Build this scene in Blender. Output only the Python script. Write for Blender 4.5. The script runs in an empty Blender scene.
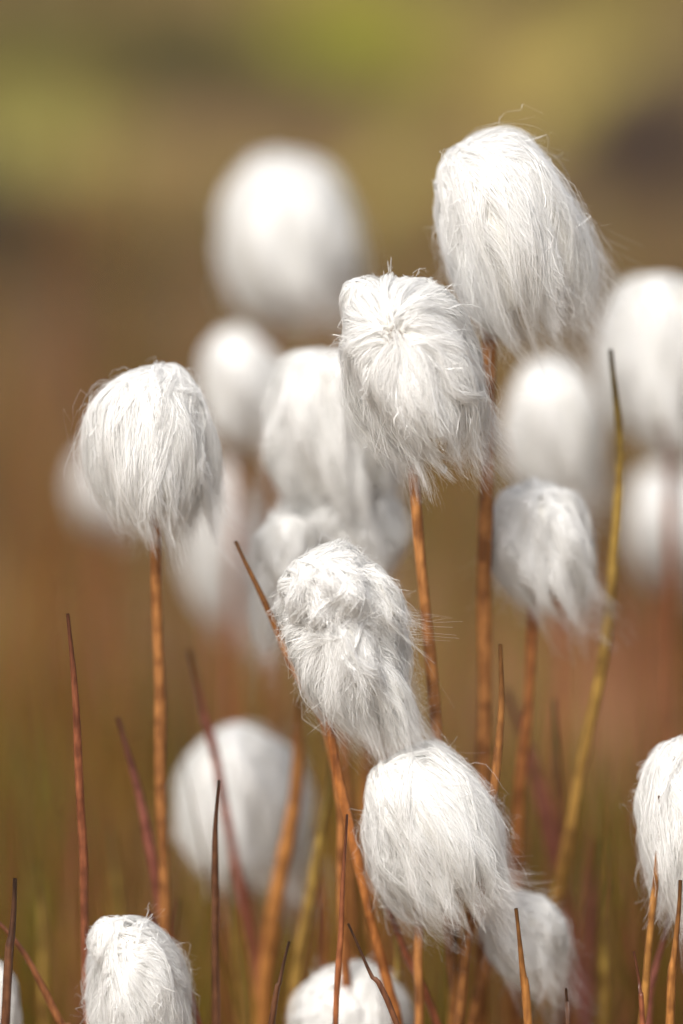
import bpy, math
import numpy as np
from mathutils import Vector, Matrix

# ------------------------------------------------------------------ scene / camera
scene = bpy.context.scene
D = 1.2                      # focus distance (m)
PITCH = math.radians(14)
K_PX = 0.21/1024/D           # slope per photo pixel
FWD = np.array([0, math.cos(PITCH), -math.sin(PITCH)])
UP = np.array([0, math.sin(PITCH), math.cos(PITCH)])
RIGHT = np.array([1.0, 0, 0])
CAM = np.array([0, 0, 0.30]) - FWD*D

cam_d = bpy.data.cameras.new("camera")
cam = bpy.data.objects.new("camera", cam_d)
scene.collection.objects.link(cam)
cam.location = CAM
cam.rotation_euler = (math.radians(90)-PITCH, 0, 0)
cam_d.sensor_fit = 'VERTICAL'
cam_d.sensor_height = 36
cam_d.lens = 36*D/0.21
cam_d.clip_start = 0.05
cam_d.clip_end = 500
cam_d.dof.use_dof = True
cam_d.dof.focus_distance = D
cam_d.dof.aperture_fstop = 4.1
scene.camera = cam
scene.view_settings.view_transform = 'Standard'
scene.view_settings.look = 'None'
scene.view_settings.exposure = 0

def survey(px, py, back=0.0):
    """world position of a point measured in the photo, 'back' metres behind the sharp plane"""
    d = D+back
    return CAM + FWD*d + RIGHT*(px-341.5)*K_PX*d + UP*(512-py)*K_PX*d
def survey_y(px, py, y):
    r = FWD + RIGHT*(px-341.5)*K_PX + UP*(512-py)*K_PX
    return CAM + r*((y-CAM[1])/r[1])

# ------------------------------------------------------------------ terrain function
def gheight(x, y):
    y = np.asarray(y, float); x = np.asarray(x, float)
    r = np.clip(y-0.4, 0, 8)
    h = 0.15*r
    h = h + 0.012*np.sin(x*21+1.3*np.sin(y*9))*np.sin(y*17+x*4) + 0.008*np.sin(x*43+2)*np.sin(y*37+1)
    return h
def ground_hit(px, py):
    r = FWD + RIGHT*(px-341.5)*K_PX + UP*(512-py)*K_PX
    t = 1.2
    while t < 20:
        p = CAM+r*t
        if p[2] <= 0.15*max(0, p[1]-0.4): break
        t += 0.01
    return CAM+r*t

def srgb(c):
    c = np.asarray(c, float)/255
    return np.where(c <= .04045, c/12.92, ((c+.055)/1.055)**2.4)

# patches of moss, peat and dry sedge: (px,py,half width px,half height px,slope,colour,strength)
PATCH = [
 (60,60,200,60,0.0,(96,90,30),.9),
 (15,160,110,36,0.0,(146,140,74),1.0),
 (330,45,115,44,0.1,(118,120,20),1.0),
 (230,98,120,22,0.0,(44,34,18),1.0),
 (250,190,90,30,0.0,(92,80,42),.8),
 (540,10,130,34,0.3,(126,112,52),.9),
 (505,108,225,24,0.57,(176,160,84),1.0),
 (655,165,90,90,0.0,(40,24,20),1.0),
 (400,230,90,40,0.0,(102,88,48),.8),
 (60,250,190,38,0.0,(58,44,20),1.0),
 (60,350,160,50,0.0,(96,74,54),1.0),
 (420,290,140,60,0.0,(96,80,52),.9),
 (120,430,240,50,0.0,(116,92,66),.9),
 (30,610,130,60,0.0,(172,144,94),1.0),
 (250,640,150,70,0.0,(166,138,108),.9),
 (520,540,200,70,0.0,(118,98,66),.9),
 (650,680,120,70,0.0,(152,104,80),.9),
 (60,800,160,90,0.0,(112,102,38),.9),
]
PW = []
for (px,py,hw,hh,rot,col,st) in PATCH:
    c = ground_hit(px,py); e = ground_hit(px,py-hh); f = ground_hit(px,py+hh)
    d = (c-CAM)@FWD
    PW.append((c[0],c[1],hw*K_PX*d,(e[1]-f[1])/2,rot*hw/hh,srgb(col)*.72,st))
def ground_col(x, y):
    x = np.asarray(x,float); y=np.asarray(y,float)
    base = np.array(srgb((118,96,62)))*.72
    col = np.ones(x.shape+(3,))*base
    var = .5+.5*np.sin(x*5.1+1.7*np.sin(y*3.3))*np.sin(y*4.3+1.3*np.sin(x*2.9))
    col = col*(0.8+0.4*var[...,None])
    for (cx,cy,rx,ry,sh,c,st) in PW:
        u=(x-cx)/rx; v=(y-cy)/ry
        v2 = v - u*sh
        q = u*u+v2*v2 + .25*np.sin(x*31+y*9)*np.sin(y*13)
        w = st/(1+np.exp(np.clip((q-1)*5.5,-40,40)))
        col = col*(1-w[...,None]) + c*w[...,None]
    streak=1+.35*np.sin(y*22+x*7+2*np.sin(x*5))*np.sin(x*9-y*3)
    return col*streak[...,None]

# ------------------------------------------------------------------ materials
def newmat(name):
    m = bpy.data.materials.new(name); m.use_nodes=True
    nt=m.node_tree; nt.nodes.clear()
    return m, nt, nt.nodes.new, nt.links.new

def mat_silk(hair=True):
    m,nt,N,Lk = newmat("silk_fibre" if hair else "silk_inner")
    out=N('ShaderNodeOutputMaterial')
    dif=N('ShaderNodeBsdfDiffuse'); tr=N('ShaderNodeBsdfTranslucent'); mix=N('ShaderNodeMixShader')
    mix.inputs[0].default_value=.34 if hair else .1
    ramp=N('ShaderNodeValToRGB')
    ramp.color_ramp.elements[0].color=(.90,.892,.865,1); ramp.color_ramp.elements[1].color=(.98,.98,.972,1)
    if hair:
        ci=N('ShaderNodeAttribute'); ci.attribute_name='tint'; Lk(ci.outputs['Fac'],ramp.inputs[0])
    else:
        no=N('ShaderNodeTexNoise'); no.inputs['Scale'].default_value=900; Lk(no.outputs[0],ramp.inputs[0])
        ramp.color_ramp.elements[0].color=(.74,.72,.66,1); ramp.color_ramp.elements[1].color=(.87,.86,.82,1)
    Lk(ramp.outputs[0],dif.inputs[0]); Lk(ramp.outputs[0],tr.inputs[0])
    Lk(dif.outputs[0],mix.inputs[1]); Lk(tr.outputs[0],mix.inputs[2])
    if hair:
        gl=N('ShaderNodeBsdfGlossy'); gl.inputs['Roughness'].default_value=.36; gl.inputs[0].default_value=(1,1,1,1)
        m2=N('ShaderNodeMixShader'); m2.inputs[0].default_value=.10
        Lk(mix.outputs[0],m2.inputs[1]); Lk(gl.outputs[0],m2.inputs[2]); Lk(m2.outputs[0],out.inputs[0])
    else:
        Lk(mix.outputs[0],out.inputs[0])
    return m
SILK=mat_silk(True); SILKIN=mat_silk(False)

def mat_stem():
    m,nt,N,Lk = newmat("sedge_stem_skin")
    out=N('ShaderNodeOutputMaterial'); b=N('ShaderNodeBsdfPrincipled'); Lk(b.outputs[0],out.inputs[0])
    at=N('ShaderNodeAttribute'); at.attribute_name='tint'
    tc=N('ShaderNodeTexCoord'); mp=N('ShaderNodeMapping'); mp.inputs['Scale'].default_value=(1,1,.12)
    Lk(tc.outputs['Object'],mp.inputs[0])
    n1=N('ShaderNodeTexNoise'); n1.inputs['Scale'].default_value=1500; n1.inputs['Detail'].default_value=4
    Lk(mp.outputs[0],n1.inputs[0])
    n2=N('ShaderNodeTexNoise'); n2.inputs['Scale'].default_value=260; n2.inputs['Detail'].default_value=3
    Lk(tc.outputs['Object'],n2.inputs[0])
    r1=N('ShaderNodeValToRGB'); r1.color_ramp.elements[0].position=.3; r1.color_ramp.elements[0].color=(.5,.44,.42,1)
    r1.color_ramp.elements[1].position=.65; r1.color_ramp.elements[1].color=(1.3,1.3,1.25,1)
    Lk(n1.outputs[0],r1.inputs[0])
    r2=N('ShaderNodeValToRGB'); r2.color_ramp.elements[0].position=.35; r2.color_ramp.elements[0].color=(.5,.44,.42,1)
    r2.color_ramp.elements[1].position=.6; r2.color_ramp.elements[1].color=(1.15,1.15,1.15,1)
    Lk(n2.outputs[0],r2.inputs[0])
    m1=N('ShaderNodeMix'); m1.data_type='RGBA'; m1.blend_type='MULTIPLY'; m1.inputs[0].default_value=.75
    Lk(at.outputs['Color'],m1.inputs[6]); Lk(r1.outputs[0],m1.inputs[7])
    m2=N('ShaderNodeMix'); m2.data_type='RGBA'; m2.blend_type='MULTIPLY'; m2.inputs[0].default_value=.8
    Lk(m1.outputs[2],m2.inputs[6]); Lk(r2.outputs[0],m2.inputs[7])
    Lk(m2.outputs[2],b.inputs['Base Color'])
    b.inputs['Roughness'].default_value=.45
    bp=N('ShaderNodeBump'); bp.inputs['Strength'].default_value=.4; bp.inputs['Distance'].default_value=.0003
    Lk(n1.outputs[0],bp.inputs['Height']); Lk(bp.outputs[0],b.inputs['Normal'])
    return m
STEM=mat_stem()

def mat_grass():
    m,nt,N,Lk = newmat("grass_blades")
    out=N('ShaderNodeOutputMaterial'); d=N('ShaderNodeBsdfDiffuse')
    at=N('ShaderNodeAttribute'); at.attribute_name='tint'
    no=N('ShaderNodeTexNoise'); no.inputs['Scale'].default_value=90
    r=N('ShaderNodeValToRGB'); r.color_ramp.elements[0].color=(.6,.55,.5,1); r.color_ramp.elements[1].color=(1.3,1.3,1.2,1)
    Lk(no.outputs[0],r.inputs[0])
    m1=N('ShaderNodeMix'); m1.data_type='RGBA'; m1.blend_type='MULTIPLY'; m1.inputs[0].default_value=.8
    Lk(at.outputs['Color'],m1.inputs[6]); Lk(r.outputs[0],m1.inputs[7])
    Lk(m1.outputs[2],d.inputs[0]); Lk(d.outputs[0],out.inputs[0])
    return m
GRASS=mat_grass()

def mat_ground():
    m,nt,N,Lk = newmat("bog_ground")
    out=N('ShaderNodeOutputMaterial'); d=N('ShaderNodeBsdfPrincipled'); Lk(d.outputs[0],out.inputs[0])
    d.inputs['Roughness'].default_value=.9
    at=N('ShaderNodeAttribute'); at.attribute_name='tint'
    tc=N('ShaderNodeTexCoord')
    no=N('ShaderNodeTexNoise'); no.inputs['Scale'].default_value=35; no.inputs['Detail'].default_value=8
    Lk(tc.outputs['Object'],no.inputs[0])
    r=N('ShaderNodeValToRGB'); r.color_ramp.elements[0].position=.3; r.color_ramp.elements[0].color=(.6,.55,.5,1)
    r.color_ramp.elements[1].position=.7; r.color_ramp.elements[1].color=(1.4,1.4,1.3,1)
    Lk(no.outputs[0],r.inputs[0])
    m1=N('ShaderNodeMix'); m1.data_type='RGBA'; m1.blend_type='MULTIPLY'; m1.inputs[0].default_value=1
    Lk(at.outputs['Color'],m1.inputs[6]); Lk(r.outputs[0],m1.inputs[7]); Lk(m1.outputs[2],d.inputs['Base Color'])
    bp=N('ShaderNodeBump'); bp.inputs['Strength'].default_value=.5; bp.inputs['Distance'].default_value=.01
    Lk(no.outputs[0],bp.inputs['Height']); Lk(bp.outputs[0],d.inputs['Normal'])
    return m

def mat_plain(name,col,rough=.6):
    m,nt,N,Lk = newmat(name)
    out=N('ShaderNodeOutputMaterial'); d=N('ShaderNodeBsdfPrincipled'); Lk(d.outputs[0],out.inputs[0])
    no=N('ShaderNodeTexNoise'); no.inputs['Scale'].default_value=1200
    r=N('ShaderNodeValToRGB'); r.color_ramp.elements[0].color=tuple(c*.5 for c in col)+(1,); r.color_ramp.elements[1].color=tuple(c*1.4 for c in col)+(1,)
    Lk(no.outputs[0],r.inputs[0]); Lk(r.outputs[0],d.inputs['Base Color']); d.inputs['Roughness'].default_value=rough
    return m
SEED=mat_plain("seed_brown",(.2,.13,.085))
DROP,_nt,_N,_L=newmat("dew_water")
_o=_N('ShaderNodeOutputMaterial'); _g=_N('ShaderNodeBsdfPrincipled'); _L(_g.outputs[0],_o.inputs[0])
_g.inputs['Transmission Weight'].default_value=1; _g.inputs['IOR'].default_value=1.33; _g.inputs['Roughness'].default_value=.02

# ------------------------------------------------------------------ mesh helpers
def make_mesh(name, V, F, mat, col=None, smooth=True):
    me=bpy.data.meshes.new(name)
    V=np.asarray(V,np.float32); F=np.asarray(F,np.int32)
    me.vertices.add(len(V)); me.vertices.foreach_set('co',V.ravel())
    n=F.shape[1]
    me.loops.add(F.size); me.loops.foreach_set('vertex_index',F.ravel())
    me.polygons.add(len(F)); me.polygons.foreach_set('loop_start',np.arange(0,F.size,n,dtype=np.int32))
    me.update(calc_edges=True)
    if smooth: me.polygons.foreach_set('use_smooth',np.ones(len(me.polygons),bool))
    if col is not None:
        a=me.attributes.new('tint','FLOAT_COLOR','POINT')
        c=np.ones((len(V),4),np.float32); c[:,:3]=col
        a.data.foreach_set('color',c.ravel())
    me.materials.append(mat)
    ob=bpy.data.objects.new(name,me); scene.collection.objects.link(ob)
    return ob

def spline(pts, n):
    pts=np.asarray(pts,float)
    if len(pts)==2:
        return pts[0]+(pts[1]-pts[0])*np.linspace(0,1,n)[:,None]
    P=np.vstack([2*pts[0]-pts[1],pts,2*pts[-1]-pts[-2]])
    seg=np.linalg.norm(np.diff(pts,axis=0),axis=1); cum=np.r_[0,np.cumsum(seg)]
    out=[]
    for s in np.linspace(0,cum[-1],n):
        i=min(np.searchsorted(cum,s,side='right')-1,len(seg)-1); t=(s-cum[i])/seg[i]
        a,b,c,d=P[i],P[i+1],P[i+2],P[i+3]
        out.append(.5*((2*b)+(-a+c)*t+(2*a-5*b+4*c-d)*t*t+(-a+3*b-3*c+d)*t**3))
    return np.array(out)

def tube(path, rad, sides=10):
    n=len(path); tan=np.gradient(path,axis=0); tan/=np.linalg.norm(tan,axis=1)[:,None]
    ref=np.array([0,1.,0]); a=np.cross(tan,ref); a/=np.linalg.norm(a,axis=1)[:,None]; b=np.cross(tan,a)
    ang=np.arange(sides)*2*np.pi/sides
    V=(path[:,None,:]+rad[:,None,None]*(np.cos(ang)[None,:,None]*a[:,None,:]+np.sin(ang)[None,:,None]*b[:,None,:])).reshape(-1,3)
    F=[]
    for i in range(n-1):
        for j in range(sides):
            k=(j+1)%sides
            F.append((i*sides+j,i*sides+k,(i+1)*sides+k,(i+1)*sides+j))
    return V,np.array(F)

rng=np.random.default_rng(11)

def to_ground(pts, y):
    """pts: list of photo measurements (px,py) top -> bottom; returned path continues to the soil"""
    W=[survey_y(p[0],p[1],y) for p in pts]
    last=W[-1]; prev=W[-2]
    g=float(gheight(last[0],last[1]))
    if last[2]>g+.01:
        dirv=(last-prev)/max(1e-6,(prev[2]-last[2]))
        h=last[2]-g+.01
        dirv=np.clip(dirv,-.5,.5)
        W.append(last+np.array([dirv[0]*h*.35,0,-h*.5]))
        W.append(last+np.array([dirv[0]*h*.5,0,-h]))
    return W

def stem_mesh(name, pts, y, r_top, r_bot, col_top, col_bot, pointed=False):
    W=to_ground(pts,y)
    path=spline(W,70)
    z=np.linspace(0,1,70)
    ph=rng.uniform(0,6,3)
    path[:,0]+=.0005*np.sin(z*15+ph[0])+.00015*np.sin(z*47+ph[1]); path[:,1]+=.0004*np.sin(z*19+ph[2])
    rad=r_top+(r_bot-r_top)*np.clip(z*1.5,0,1)
    rad=rad*(1+.05*np.sin(z*41+ph[0])+.03*np.sin(z*83+ph[1]))
    if pointed: rad=rad*np.clip((z/.10),.2,1)**.5
    V,F=tube(path,rad)
    c=srgb(col_top)[None]*(1-z)[:,None]**1.5+srgb(col_bot)[None]*(1-(1-z)**1.5)[:,None]
    c=c*.85
    if pointed:
        k=np.clip(1-z/.09,0,1)[:,None]; c=c*(1-k*.75)
    c=np.repeat(c,10,axis=0)
    return make_mesh(name,V,F,STEM,c)

# ------------------------------------------------------------------ cotton tuft
def tuft(rng,C,T,W,beta=-.2,beta2=0.,n=6000,ng=120,hang=(.35,0,-1),tail=.24,q=1.05,p=.80,lump=.055,
         swirl=0.,mess=1.,K=15,fly=.075,st0=.74,wig=.14,jit=.32,shortf=.42,gap=0.,core=.915):
    C=np.asarray(C,float);T=np.asarray(T,float)
    L=np.linalg.norm(T-C); e3=(T-C)/L
    ev=np.array([0,-1.,0]); ev=ev-e3*(ev@e3); ev/=np.linalg.norm(ev); e1=np.cross(ev,e3)
    a=rng.uniform(0,6.28,8)
    def surf(phi,s,rs,bb,bb2):
        th=np.pi*s
        x=np.sin(th)*np.cos(phi); y=np.sin(th)*np.sin(phi); z=np.cos(th)
        f0=np.clip(1-s,0,1)**1.3
        b=bb*f0; y,z=y*np.cos(b)+z*np.sin(b),-y*np.sin(b)+z*np.cos(b)
        b=bb2*f0; x,z=x*np.cos(b)+z*np.sin(b),-x*np.sin(b)+z*np.cos(b)
        th2=np.arccos(np.clip(z,-1,1)); sp=th2/np.pi
        az=np.arctan2(y,x); h=np.hypot(x,y)+1e-9
        f=np.clip(np.sin(np.pi*np.clip(sp,0,1)**q),0,1)**p
        sn=np.clip(np.sin(th2)*1.5,0,1)
        lm=1+lump*(1.2*np.sin(az+a[3]+2*sp)+np.sin(2*az+a[0]+5*sp)+.8*np.sin(3*az+a[1]-6*sp)+.8*np.sin(5*az+a[2]+11*sp)+.8*np.sin(9*az+a[5]-7*sp)*np.sin(13*sp+a[6]))*sn
        ax=1+lump*1.1*(np.sin(3*x+a[4])*np.cos(4*y+a[7]))
        r=W/2*f*lm*rs
        t=.5+((1-np.cos(th2))/2-.5)*rs*ax
        return C+e3*(L*t)[...,None]+e1*(r*x/h)[...,None]+ev*(r*y/h*.95)[...,None]
    hang=np.array(hang,float); hang/=np.linalg.norm(hang)
    gphi=(np.arange(ng)+rng.uniform(-.45,.45,ng))*2*np.pi/ng
    gphi=rng.permutation(gphi)
    grs=rng.normal(0,.040*mess,ng)
    short=rng.random(ng)<shortf
    gst=st0+rng.uniform(-.10,.06,ng); gst=np.where(short,rng.uniform(.3,.62,ng),gst)
    wd=np.clip(np.cos(gphi),-1,1)*np.sign(hang[0]+1e-6)
    gtail=L*tail*rng.uniform(.3,1.3,ng)*(.6+.9*np.clip(wd,0,1)**2*min(1,abs(hang[0])*1.8))
    gtail=np.where(rng.random(ng)<.12,gtail*1.6,gtail)
    gtail=np.where(short,L*rng.uniform(.04,.14,ng),gtail)
    grs=grs+np.where(short,.015,0)
    gw=wig*mess*rng.normal(0,1,ng); gf=rng.uniform(.5,1.6,ng); gp=rng.uniform(0,6.28,ng)
    gsw=rng.normal(0,.45*mess,ng)
    gs0=np.where(rng.random(ng)<.4,rng.uniform(gap,gap+.05,ng),rng.uniform(max(.06,gap),.42,ng))
    gs0=np.where(short,np.minimum(gs0,gst-.2),gs0); gs0=np.clip(gs0,0,1)
    gD=hang+rng.normal(0,.33*mess,(ng,3))
    gb=beta+rng.normal(0,jit,ng); gb2=beta2+rng.normal(0,jit,ng)
    sig=2*np.pi/ng*rng.uniform(1.0,2.6,ng)
    g=rng.integers(0,ng,n)
    dl=rng.normal(0,1,n)
    u=np.linspace(0,1,K)[None,:]; ut=.74
    us=np.clip(u/ut,0,1)
    s0=(gs0[g]+rng.uniform(0,.14,n))[:,None]
    st=(gst[g]+rng.normal(0,.05,n))[:,None]
    s=s0+(st-s0)*us
    B1=gb[g][:,None]; B2=gb2[g][:,None]
    k=rng.uniform(1,3.5,n)[:,None]; kp=rng.uniform(0,6.28,n)[:,None]
    phi=gphi[g][:,None]+(dl*sig[g])[:,None]*(1-.82*u**1.6)+(gw[g])[:,None]*np.sin(6.28*gf[g][:,None]*s+gp[g][:,None])+(swirl+gsw[g])[:,None]*(s-s0) \
        +(rng.normal(0,.05*mess,n))[:,None]*np.sin(6.28*k*s+kp)
    lay=rng.normal(0,.010,n)-.022*np.minimum(dl**2,4)
    flym=(rng.random(n)<fly)
    fa=np.where(flym,rng.uniform(.01,.2,n),0)
    rs=1.01+grs[g][:,None]*np.clip(.3+us,0,1)+lay[:,None]-.05*np.exp(-us*7)*(gs0[g]>.06)[:,None]+fa[:,None]*us**2*(1+.4*np.sin(9*us+kp))
    P=surf(phi,s,rs,B1,B2)
    pe=phi[:,-1:]; re=rs[:,-1:]
    Tn=(surf(pe,st,re,B1,B2)-surf(pe,st-.03,re,B1,B2))[:,0]; Tn/=np.linalg.norm(Tn,axis=1)[:,None]
    w=np.clip((u-ut)/(1-ut),0,1)[...,None]
    ell=(gtail[g]*rng.uniform(.5,1.2,n))[:,None,None]
    P=P+ell*(Tn[:,None]*(w-w*w/2)+gD[g][:,None]*w*w/2)
    am=rng.normal(0,W*.010*mess,(n,1,3))*np.where(flym,4.5,1)[:,None,None]
    P=P+am*(u[...,None])*np.sin(6.28*k[...,None]*u[...,None]*1.3+kp[...,None])
    # ribbon orientation: mostly lying on the head, randomly twisted
    mid=C+e3*L*.5
    tg=np.gradient(P,axis=1); tg/=np.linalg.norm(tg,axis=2)[...,None]+1e-12
    o=P-mid-e3*((P-mid)@e3)[...,None]*.6
    side=np.cross(tg,o); side/=np.linalg.norm(side,axis=2)[...,None]+1e-12
    o2=np.cross(side,tg)
    tw=(rng.normal(0,.4,n)-.35*dl)[:,None,None]
    side=side*np.cos(tw)+o2*np.sin(tw)
    # inner body
    NS,NP=34,56
    sg=np.linspace(0.001,1,NS); pg=np.arange(NP)*2*np.pi/NP
    S,PH=np.meshgrid(sg,pg,indexing='ij')
    ssurf=np.minimum(S,.72)
    B=surf(PH,ssurf,np.full(S.shape,core),beta,beta2)
    ww=(np.clip((S-.72)/.28,0,1)**.8)[...,None]
    B=B*(1-ww)+(C+e3*L*.80)*ww
    F=[]
    for i in range(NS-1):
        for j in range(NP):
            kk=(j+1)%NP; F.append((i*NP+j,(i+1)*NP+j,(i+1)*NP+kk,i*NP+kk))
    pole=surf(np.array([0.]),np.array([0.]),np.array([.975]),beta,beta2)[0]
    return P, side, B.reshape(-1,3), np.array(F), pole

def silk_object(name, groups, rad, rg):
    P=np.concatenate([a for a,b in groups]); S=np.concatenate([b for a,b in groups])
    n,K=P.shape[:2]
    u=np.linspace(0,1,K); prof=rad*(.7+.3*np.minimum(u*4,1))*np.clip((1-u)*3,.22,1)
    r=(prof[None]*rg.uniform(.55,1.45,(n,1)))[...,None]
    V=np.stack([P-S*r,P+S*r],2).reshape(-1,3)       # n,K,2
    i=np.arange(K-1)
    idx=np.stack([2*i,2*i+1,2*i+3,2*i+2],-1)
    F=(np.arange(n)[:,None,None]*2*K+idx[None]).reshape(-1,4)
    c=np.repeat(rg.random(n),2*K)[:,None]*np.ones((1,3))
    return make_mesh(name,V,F,SILK,c)

def cotton(tufts, back, stalk, n=6000, rad=.00004, seeds=0, r_st=.00115, ct=(178,122,70), cb=(144,92,48), seed=1, drop=None):
    rg=np.random.default_rng(seed)
    base=None; groups=[];BV=[];BF=[];off=0;poles=[]
    for t in tufts:
        t=dict(t); c=t.pop('C'); e=t.pop('T'); w=t.pop('W'); db=t.pop('db',0); f=t.pop('f',1.0); sdd=t.pop('seedy',True)
        C=survey(*c,back+db)
        y=C[1]
        E=survey_y(e[0],e[1],y+t.pop('lean',0))
        P,S,B,F,pole=tuft(rg,C,E,w*K_PX*(D+back),n=int(n*f),**t)
        groups.append((P,S));BV.append(B);BF.append(F+off);off+=len(B)
        if sdd: poles.append(pole)
        if base is None: base=y
    root=bpy.data.objects.new("cotton_grass",None); scene.collection.objects.link(root)
    s=stem_mesh("stalk",stalk,base,r_st*(1+back*.3),r_st*1.15,ct,cb)
    w=s.data.vertices[len(s.data.vertices)-5].co
    root.location=(w.x,w.y,w.z)
    core=make_mesh("seed_head",np.vstack(BV),np.vstack(BF),SILKIN)
    hair=silk_object("silk",groups,rad,rg)
    kids=[s,core,hair]
    if seeds:
        V=[];F=[];o=0
        for i in range(seeds):
            pl=poles[rg.integers(0,len(poles))]
            c=pl+rg.normal(0,.0011,3)*np.array([1,.4,1.1]); d=rg.normal(0,1,3)*np.array([.7,1,1.2]); d/=np.linalg.norm(d)
            ll=rg.uniform(.0005,.0015)
            pth=c+d*np.linspace(-ll,ll,7)[:,None]+rg.normal(0,.00006,(7,3))
            v,f=tube(pth,.00006*np.array([.2,.7,1,1,.9,.6,.1]),6); V.append(v);F.append(f+o);o+=len(v)
        kids.append(make_mesh("nutlets",np.vstack(V),np.vstack(F),SEED))
    if drop:
        c=survey_y(drop[0],drop[1],base-.002)
        zz=np.linspace(-.0011,.00075,16); rr=np.where(zz<0,.00072*np.sqrt(np.clip(1-(zz/.00111)**2,0,1)),.00072*np.cos(zz/.00076*1.5))
        pth=c+np.stack([zz*0,zz*0,zz],-1)
        v,f=tube(pth,np.maximum(rr,.00002),16); kids.append(make_mesh("dew_drop",v,f,DROP))
    for k in kids:
        k.parent=root; k.matrix_parent_inverse=Matrix.Translation(-Vector(root.location))
    return root

A=dict
# ---- sharp heads
cotton([A(C=(482,134),T=(534,338),W=142,beta=-.25,beta2=-.45,hang=(1.0,0,-1),tail=.28,swirl=.3),
        A(C=(458,146),T=(480,225),W=56,beta=-.1,hang=(.4,0,-1),tail=.3,mess=1.5,f=.18,db=.004)],.012,
       [(489,300),(486,400),(485,560),(487,760),(480,960)],n=9500,seed=1,r_st=.0015)
cotton([A(C=(380,281),T=(438,452),W=134,beta=1.05,hang=(.7,0,-1),tail=.30,lump=.06,mess=1.05,jit=.12,shortf=.25,gap=.02),
        A(C=(362,277),T=(372,345),W=50,beta=.2,hang=(-.3,0,-1),tail=.35,mess=1.6,f=.14,seedy=False,db=.003),
        A(C=(412,281),T=(432,330),W=48,beta=.2,hang=(.5,0,-1),tail=.35,mess=1.6,f=.10,seedy=False,db=.003)],0,
       [(408,420),(414,500),(424,620),(440,760),(455,1000)],n=12000,seeds=34,seed=2,r_st=.00115,ct=(192,132,76),drop=(444,468))
cotton([A(C=(148,373),T=(160,526),W=118,beta=-.25,beta2=.1,hang=(.35,0,-1),tail=.32,q=1.0,st0=.76),
        A(C=(168,368),T=(198,508),W=66,beta=-.2,hang=(.6,0,-1),tail=.36,mess=1.3,f=.4,db=.002)],.012,
       [(152,480),(156,640),(163,800),(170,1000)],n=8500,seed=3)
cotton([A(C=(326,560),T=(370,722),W=108,beta=1.15,beta2=-.1,hang=(.6,0,-1),tail=.42,mess=1.3,lump=.07,fly=.12,db=.001,jit=.2,shortf=.25,gap=.02),
        A(C=(318,551),T=(346,628),W=98,beta=.4,beta2=-.5,hang=(1,0,-.25),tail=.55,mess=1.5,swirl=1.0,lump=.09,fly=.14,jit=.4,seedy=False,f=.7,core=.86),
        A(C=(356,568),T=(396,626),W=44,beta=.1,beta2=-.3,hang=(.5,0,-1),tail=.3,mess=1.6,swirl=.5,lump=.08,fly=.12,f=.2,db=-.001,seedy=False),
        A(C=(352,640),T=(402,722),W=44,beta=.1,beta2=-.3,hang=(.35,0,-1),tail=.6,mess=1.2,lump=.07,fly=.14,f=.2,db=.002,shortf=.1,seedy=False)],0,
       [(328,690),(338,760),(356,850),(385,985),(402,1060)],n=10000,seeds=34,seed=25,r_st=.001,ct=(186,118,62))
cotton([A(C=(400,754),T=(466,916),W=134,beta=-.2,beta2=-.3,hang=(.9,0,-1),tail=.32),
        A(C=(418,757),T=(450,830),W=62,beta=-.2,hang=(.5,0,-1),tail=.3,mess=1.4,f=.2,db=.004)],.008,
       [(424,880),(421,960),(418,1060)],n=9500,seed=6,r_st=.001)
cotton([A(C=(130,920),T=(142,1075),W=98,beta=.6,beta2=-.15,hang=(.35,0,-1),tail=.24,lump=.06,mess=1.2,jit=.28),
        A(C=(112,918),T=(110,965),W=42,beta=.2,beta2=-.4,hang=(-.3,0,-1),tail=.5,mess=1.8,f=.16,swirl=1.5,seedy=False)],.006,
       [(136,1040),(138,1100)],n=8000,seeds=4,seed=7)
cotton([A(C=(688,742),T=(696,908),W=110,beta=-.2,hang=(-.1,0,-1),tail=.28),
        A(C=(670,744),T=(672,810),W=56,beta=-.1,hang=(.2,0,-1),tail=.3,mess=1.5,f=.2,db=.003)],.01,
       [(690,870),(694,960),(696,1040)],n=7500,seed=8)
# ---- slightly soft
cotton([A(C=(531,484),T=(556,600),W=96,beta=.1,hang=(.45,0,-1),tail=.45,lump=.07),
        A(C=(512,488),T=(512,570),W=44,beta=.1,hang=(-.3,0,-1),tail=.6,mess=1.6,f=.2)],.035,
       [(532,575),(527,700),(520,830),(516,1000)],n=5000,rad=.00005,seed=9,ct=(164,106,60))
cotton([A(C=(314,349),T=(345,520),W=124,beta=-.1,hang=(.4,0,-1),tail=.3,lump=.07),
        A(C=(338,462),T=(336,582),W=118,beta=-.2,hang=(.2,0,-1),tail=.4,mess=1.6,lump=.08,f=.7,db=.012),
        A(C=(284,515),T=(290,592),W=60,beta=.1,hang=(-.3,0,-1),tail=.5,mess=1.8,lump=.09,f=.35),
        A(C=(268,555),T=(265,650),W=28,beta=.1,hang=(0,0,-1),tail=.4,mess=1.6,f=.15)],.05,
       [(335,560),(345,700),(350,900)],n=5000,rad=.00005,seed=4)
cotton([A(C=(508,898),T=(540,974),W=76,beta=.2,hang=(.6,0,-1),tail=.5,mess=1.5)],.03,
       [(498,930),(485,975),(465,1060)],n=4000,rad=.00005,seed=10)
cotton([A(C=(345,967),T=(352,1090),W=112,beta=.1,hang=(.3,0,-1),tail=.3)],.04,
       [(350,1060),(350,1120)],n=4000,rad=.00005,seed=11)
cotton([A(C=(-4,964),T=(0,1060),W=40,beta=.1,hang=(.3,0,-1),tail=.3)],.03,
       [(0,1030),(0,1100)],n=1500,rad=.00005,seed=12)
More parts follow.
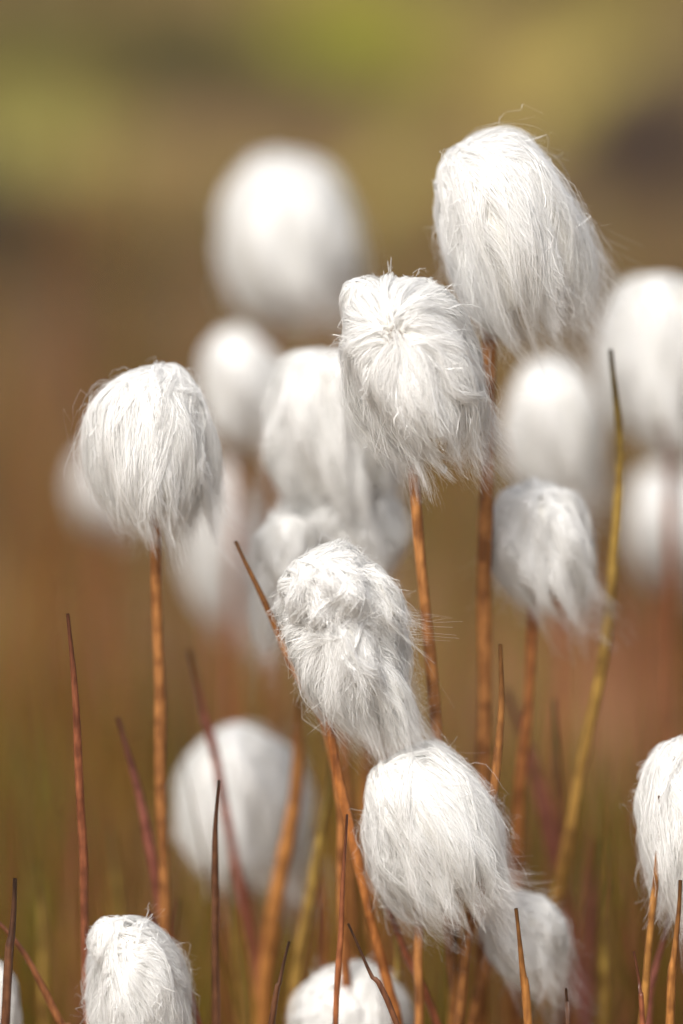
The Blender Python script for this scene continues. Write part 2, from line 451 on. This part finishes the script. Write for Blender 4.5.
# ---- soft background heads
FAR=[((226,732),(258,884),120,.10,(248,850),(262,1010),13),
     ((262,160),(318,318),124,.21,(268,290),(272,420),14),
     ((228,330),(250,440),80,.18,(240,410),(236,600),15),
     ((542,360),(566,496),96,.16,(553,470),(555,640),16),
     ((650,272),(676,446),116,.12,(664,420),(672,600),17),
     ((661,470),(678,576),88,.26,(668,560),(668,700),18),
     ((206,462),(228,617),84,.25,(214,600),(222,760),19),
     ((98,452),(110,524),54,.36,(103,510),(106,700),20)]
for C,T,W,b,s1,s2,sd in FAR:
    cotton([A(C=C,T=T,W=W,beta=-.1,hang=(.9,0,-1),tail=.34,K=10,p=.87,lump=.07)],b,[s1,s2],n=1800,rad=.00012,seed=sd,ct=(160,98,66),cb=(132,84,50))

# ------------------------------------------------------------------ bare sedge stems
RB=(156,92,62); OR=(182,124,66); OL=(160,136,66); DK=(112,74,50); PK=(154,94,82)
STEMS=[
 ([(68,614),(74,720),(82,850),(88,960)],.0,.0009,RB,DK),
 ([(117,718),(140,810),(166,935)],.035,.0011,PK,RB),
 ([(235,541),(262,600),(292,672),(322,720),(340,800),(345,920)],.012,.0009,OR,RB),
 ([(611,350),(617,450),(612,560),(598,690),(572,830),(555,920)],.03,.0012,OL,OR),
 ([(499,645),(498,730),(490,810),(470,940)],.006,.001,OR,DK),
 ([(221,780),(216,880),(213,1030)],.008,.0008,DK,DK),
 ([(344,815),(341,900),(338,1030)],0,.0006,RB,OR),
 ([(661,796),(654,880),(642,1000)],.004,.0008,OR,OL),
 ([(514,908),(524,970),(531,1040)],.0,.0009,OR,OR),
 ([(14,879),(10,930),(4,1010)],.0,.001,DK,DK),
 ([(-20,905),(20,950),(62,1024),(85,1070)],.012,.0008,RB,OL),
 ([(290,941),(282,980),(271,1040)],.004,.0007,DK,DK),
 ([(152,912),(176,960),(203,1040)],.012,.0007,RB,RB),
 ([(349,924),(372,972),(405,1040)],-.004,.0006,DK,RB),
 ([(380,880),(405,950),(440,1040)],.02,.0009,RB,RB),
 ([(565,989),(566,1010),(567,1050)],.0,.0006,DK,DK),
 ([(634,952),(639,990),(642,1050)],.0,.0006,RB,RB),
 ([(678,880),(675,950),(671,1050)],.0,.0009,OR,OR),
 ([(190,650),(205,710),(224,800)],.06,.001,PK,RB),
 ([(299,700),(292,800),(272,930),(264,1040)],.06,.0017,OR,OR),
 ([(505,690),(530,760),(552,850),(575,960)],.09,.0015,PK,PK),
 ([(555,700),(560,760),(562,900)],.06,.0009,DK,RB),
 ([(330,760),(318,860),(296,1000)],.05,.0012,OL,OR),
 ([(178,900),(170,960),(160,1040)],.05,.0009,RB,RB),
 ([(455,930),(453,990),(450,1050)],.03,.0014,OR,OR),
 ([(432,700),(445,800),(452,950)],.05,.001,OR,RB),
 ([(600,840),(590,930),(585,1040)],.09,.0013,PK,PK),
 ([(672,900),(655,980),(648,1040)],.03,.0009,PK,PK),
 ([(232,870),(236,950),(240,1040)],.07,.0009,OL,OR),
 ([(312,830),(322,920),(326,1040)],.06,.0009,RB,RB),
 ([(495,800),(510,900),(514,1040)],.08,.001,RB,OR),
 ([(392,900),(396,960),(398,1040)],.04,.0008,OL,OR),
 ([(110,830),(118,930),(124,1040)],.10,.0011,OL,OL),
 ([(610,880),(606,950),(600,1050)],.06,.0009,OL,OR),
 ([(36,860),(44,940),(48,1050)],.07,.0009,OL,RB),
 ([(366,720),(366,800),(372,900)],.07,.0012,OR,RB),
]
for pts,b,r,c1,c2 in STEMS:
    y=survey(pts[0][0],pts[0][1],b)[1]
    stem_mesh("sedge_stem",pts,y,r*.95,r*1.15,c1,c2,pointed=True)

# ------------------------------------------------------------------ grass mass
def blades(name, X, Y, H, R, COL, seed, seg=6, lean=.25):
    rg=np.random.default_rng(seed); n=len(X)
    Z=gheight(X,Y)
    t=np.linspace(0,1,seg)[None,:,None]
    base=np.stack([X,Y,Z-.005],-1)[:,None,:]
    ln=rg.normal(0,lean,(n,1,2))*H[:,None,None]; cv=rg.normal(0,lean*.6,(n,1,2))*H[:,None,None]
    P=np.repeat(base,seg,axis=1).copy()
    P[...,:2]+=ln*t+cv*t*t; P[...,2]+=(H[:,None]*t[...,0])
    rad=(R[:,None]*np.clip((1-t[...,0]**2.5),.08,1))
    ang=np.arange(3)*2*np.pi/3
    ring=np.stack([np.cos(ang),np.sin(ang),0*ang],-1)
    V=P[:,:,None,:]+rad[:,:,None,None]*ring[None,None]
    V=V.reshape(-1,3)
    idx=[]
    for i in range(seg-1):
        for j in range(3):
            k=(j+1)%3; idx.append((i*3+j,i*3+k,(i+1)*3+k,(i+1)*3+j))
    F=(np.arange(n)[:,None,None]*seg*3+np.array(idx)[None]).reshape(-1,4)
    C=np.repeat(COL,seg*3,axis=0)
    return make_mesh(name,V,F,GRASS,C)

pal=srgb(np.array([(176,124,60),(146,100,56),(186,146,70),(128,128,40),(114,124,44),(150,94,72),(172,108,86),(112,88,46)]))*.9
rg=np.random.default_rng(77)
n=1700
Y=rg.uniform(.10,1.0,n); X=rg.uniform(-1,1,n)*(.16+.16*Y)*1.5
H=rg.uniform(.09,.2,n)*(1-.25*Y)+np.where(rg.random(n)<.08,.06,0)
blades("sedge_grass",X,Y,H,rg.uniform(.0005,.0013,n),pal[rg.integers(0,len(pal),n)]*rg.uniform(.6,1.3,(n,1)),5,lean=.16)
n=420
Y=rg.uniform(.05,.4,n); X=rg.uniform(-1,1,n)*(.12+.1*Y)
H=rg.uniform(.15,.24,n)
blades("tall_sedge_grass",X,Y,H,rg.uniform(.0006,.0015,n),pal[rg.integers(0,len(pal),n)]*rg.uniform(.55,1.4,(n,1)),15,seg=8,lean=.09)
n=2200
Y=rg.uniform(-.9,.3,n); X=rg.uniform(-1.2,1.2,n)
H=rg.uniform(.04,.13,n)
blades("low_grass",X,Y,H,rg.uniform(.0005,.0011,n),pal[rg.integers(0,len(pal),n)]*rg.uniform(.6,1.1,(n,1)),6,lean=.3)
n=14000
Y=rg.uniform(.3,4.0,n); X=rg.uniform(-1,1,n)*(.5+.4*Y)
H=rg.uniform(.015,.05,n)
blades("turf",X,Y,H,rg.uniform(.0008,.0018,n),ground_col(X,Y)*rg.uniform(.8,1.7,(n,1)),8,seg=4,lean=.5)

# ------------------------------------------------------------------ ground
u=np.linspace(-1,1,281)
gx=2.2*u+118*u**9; gy=2.2*u+118*u**9+1.2
GX,GY=np.meshgrid(gx,gy,indexing='ij')
GZ=gheight(GX,GY)
V=np.stack([GX,GY,GZ],-1).reshape(-1,3)
n=281
i,j=np.meshgrid(np.arange(n-1),np.arange(n-1),indexing='ij')
F=np.stack([i*n+j,(i+1)*n+j,(i+1)*n+j+1,i*n+j+1],-1).reshape(-1,4)
make_mesh("ground",V,F,mat_ground(),ground_col(GX,GY).reshape(-1,3))

# ------------------------------------------------------------------ light
EL=math.radians(52); sx,sy=-.42,-.78
az=math.atan2(sx,sy)
w=bpy.data.worlds.new("World"); scene.world=w; w.use_nodes=True
nt=w.node_tree; nt.nodes.clear()
o=nt.nodes.new('ShaderNodeOutputWorld'); bg=nt.nodes.new('ShaderNodeBackground'); sk=nt.nodes.new('ShaderNodeTexSky')
sk.sky_type='NISHITA'; sk.sun_disc=False; sk.sun_elevation=EL; sk.sun_rotation=az; sk.dust_density=6; sk.air_density=1.0; sk.ozone_density=.5
hs=nt.nodes.new('ShaderNodeHueSaturation'); hs.inputs['Saturation'].default_value=.6
nt.links.new(sk.outputs[0],hs.inputs['Color']); nt.links.new(hs.outputs[0],bg.inputs[0]); nt.links.new(bg.outputs[0],o.inputs[0])
bg.inputs[1].default_value=.15
sd=bpy.data.lights.new("sun",'SUN'); sd.energy=2.7; sd.angle=math.radians(14); sd.color=(1,.98,.94)
so=bpy.data.objects.new("sun",sd); scene.collection.objects.link(so)
h=math.hypot(sx,sy); dv=Vector((sx/h*math.cos(EL),sy/h*math.cos(EL),math.sin(EL)))
so.rotation_euler=dv.to_track_quat('Z','Y').to_euler(); so.location=(0,0,5)
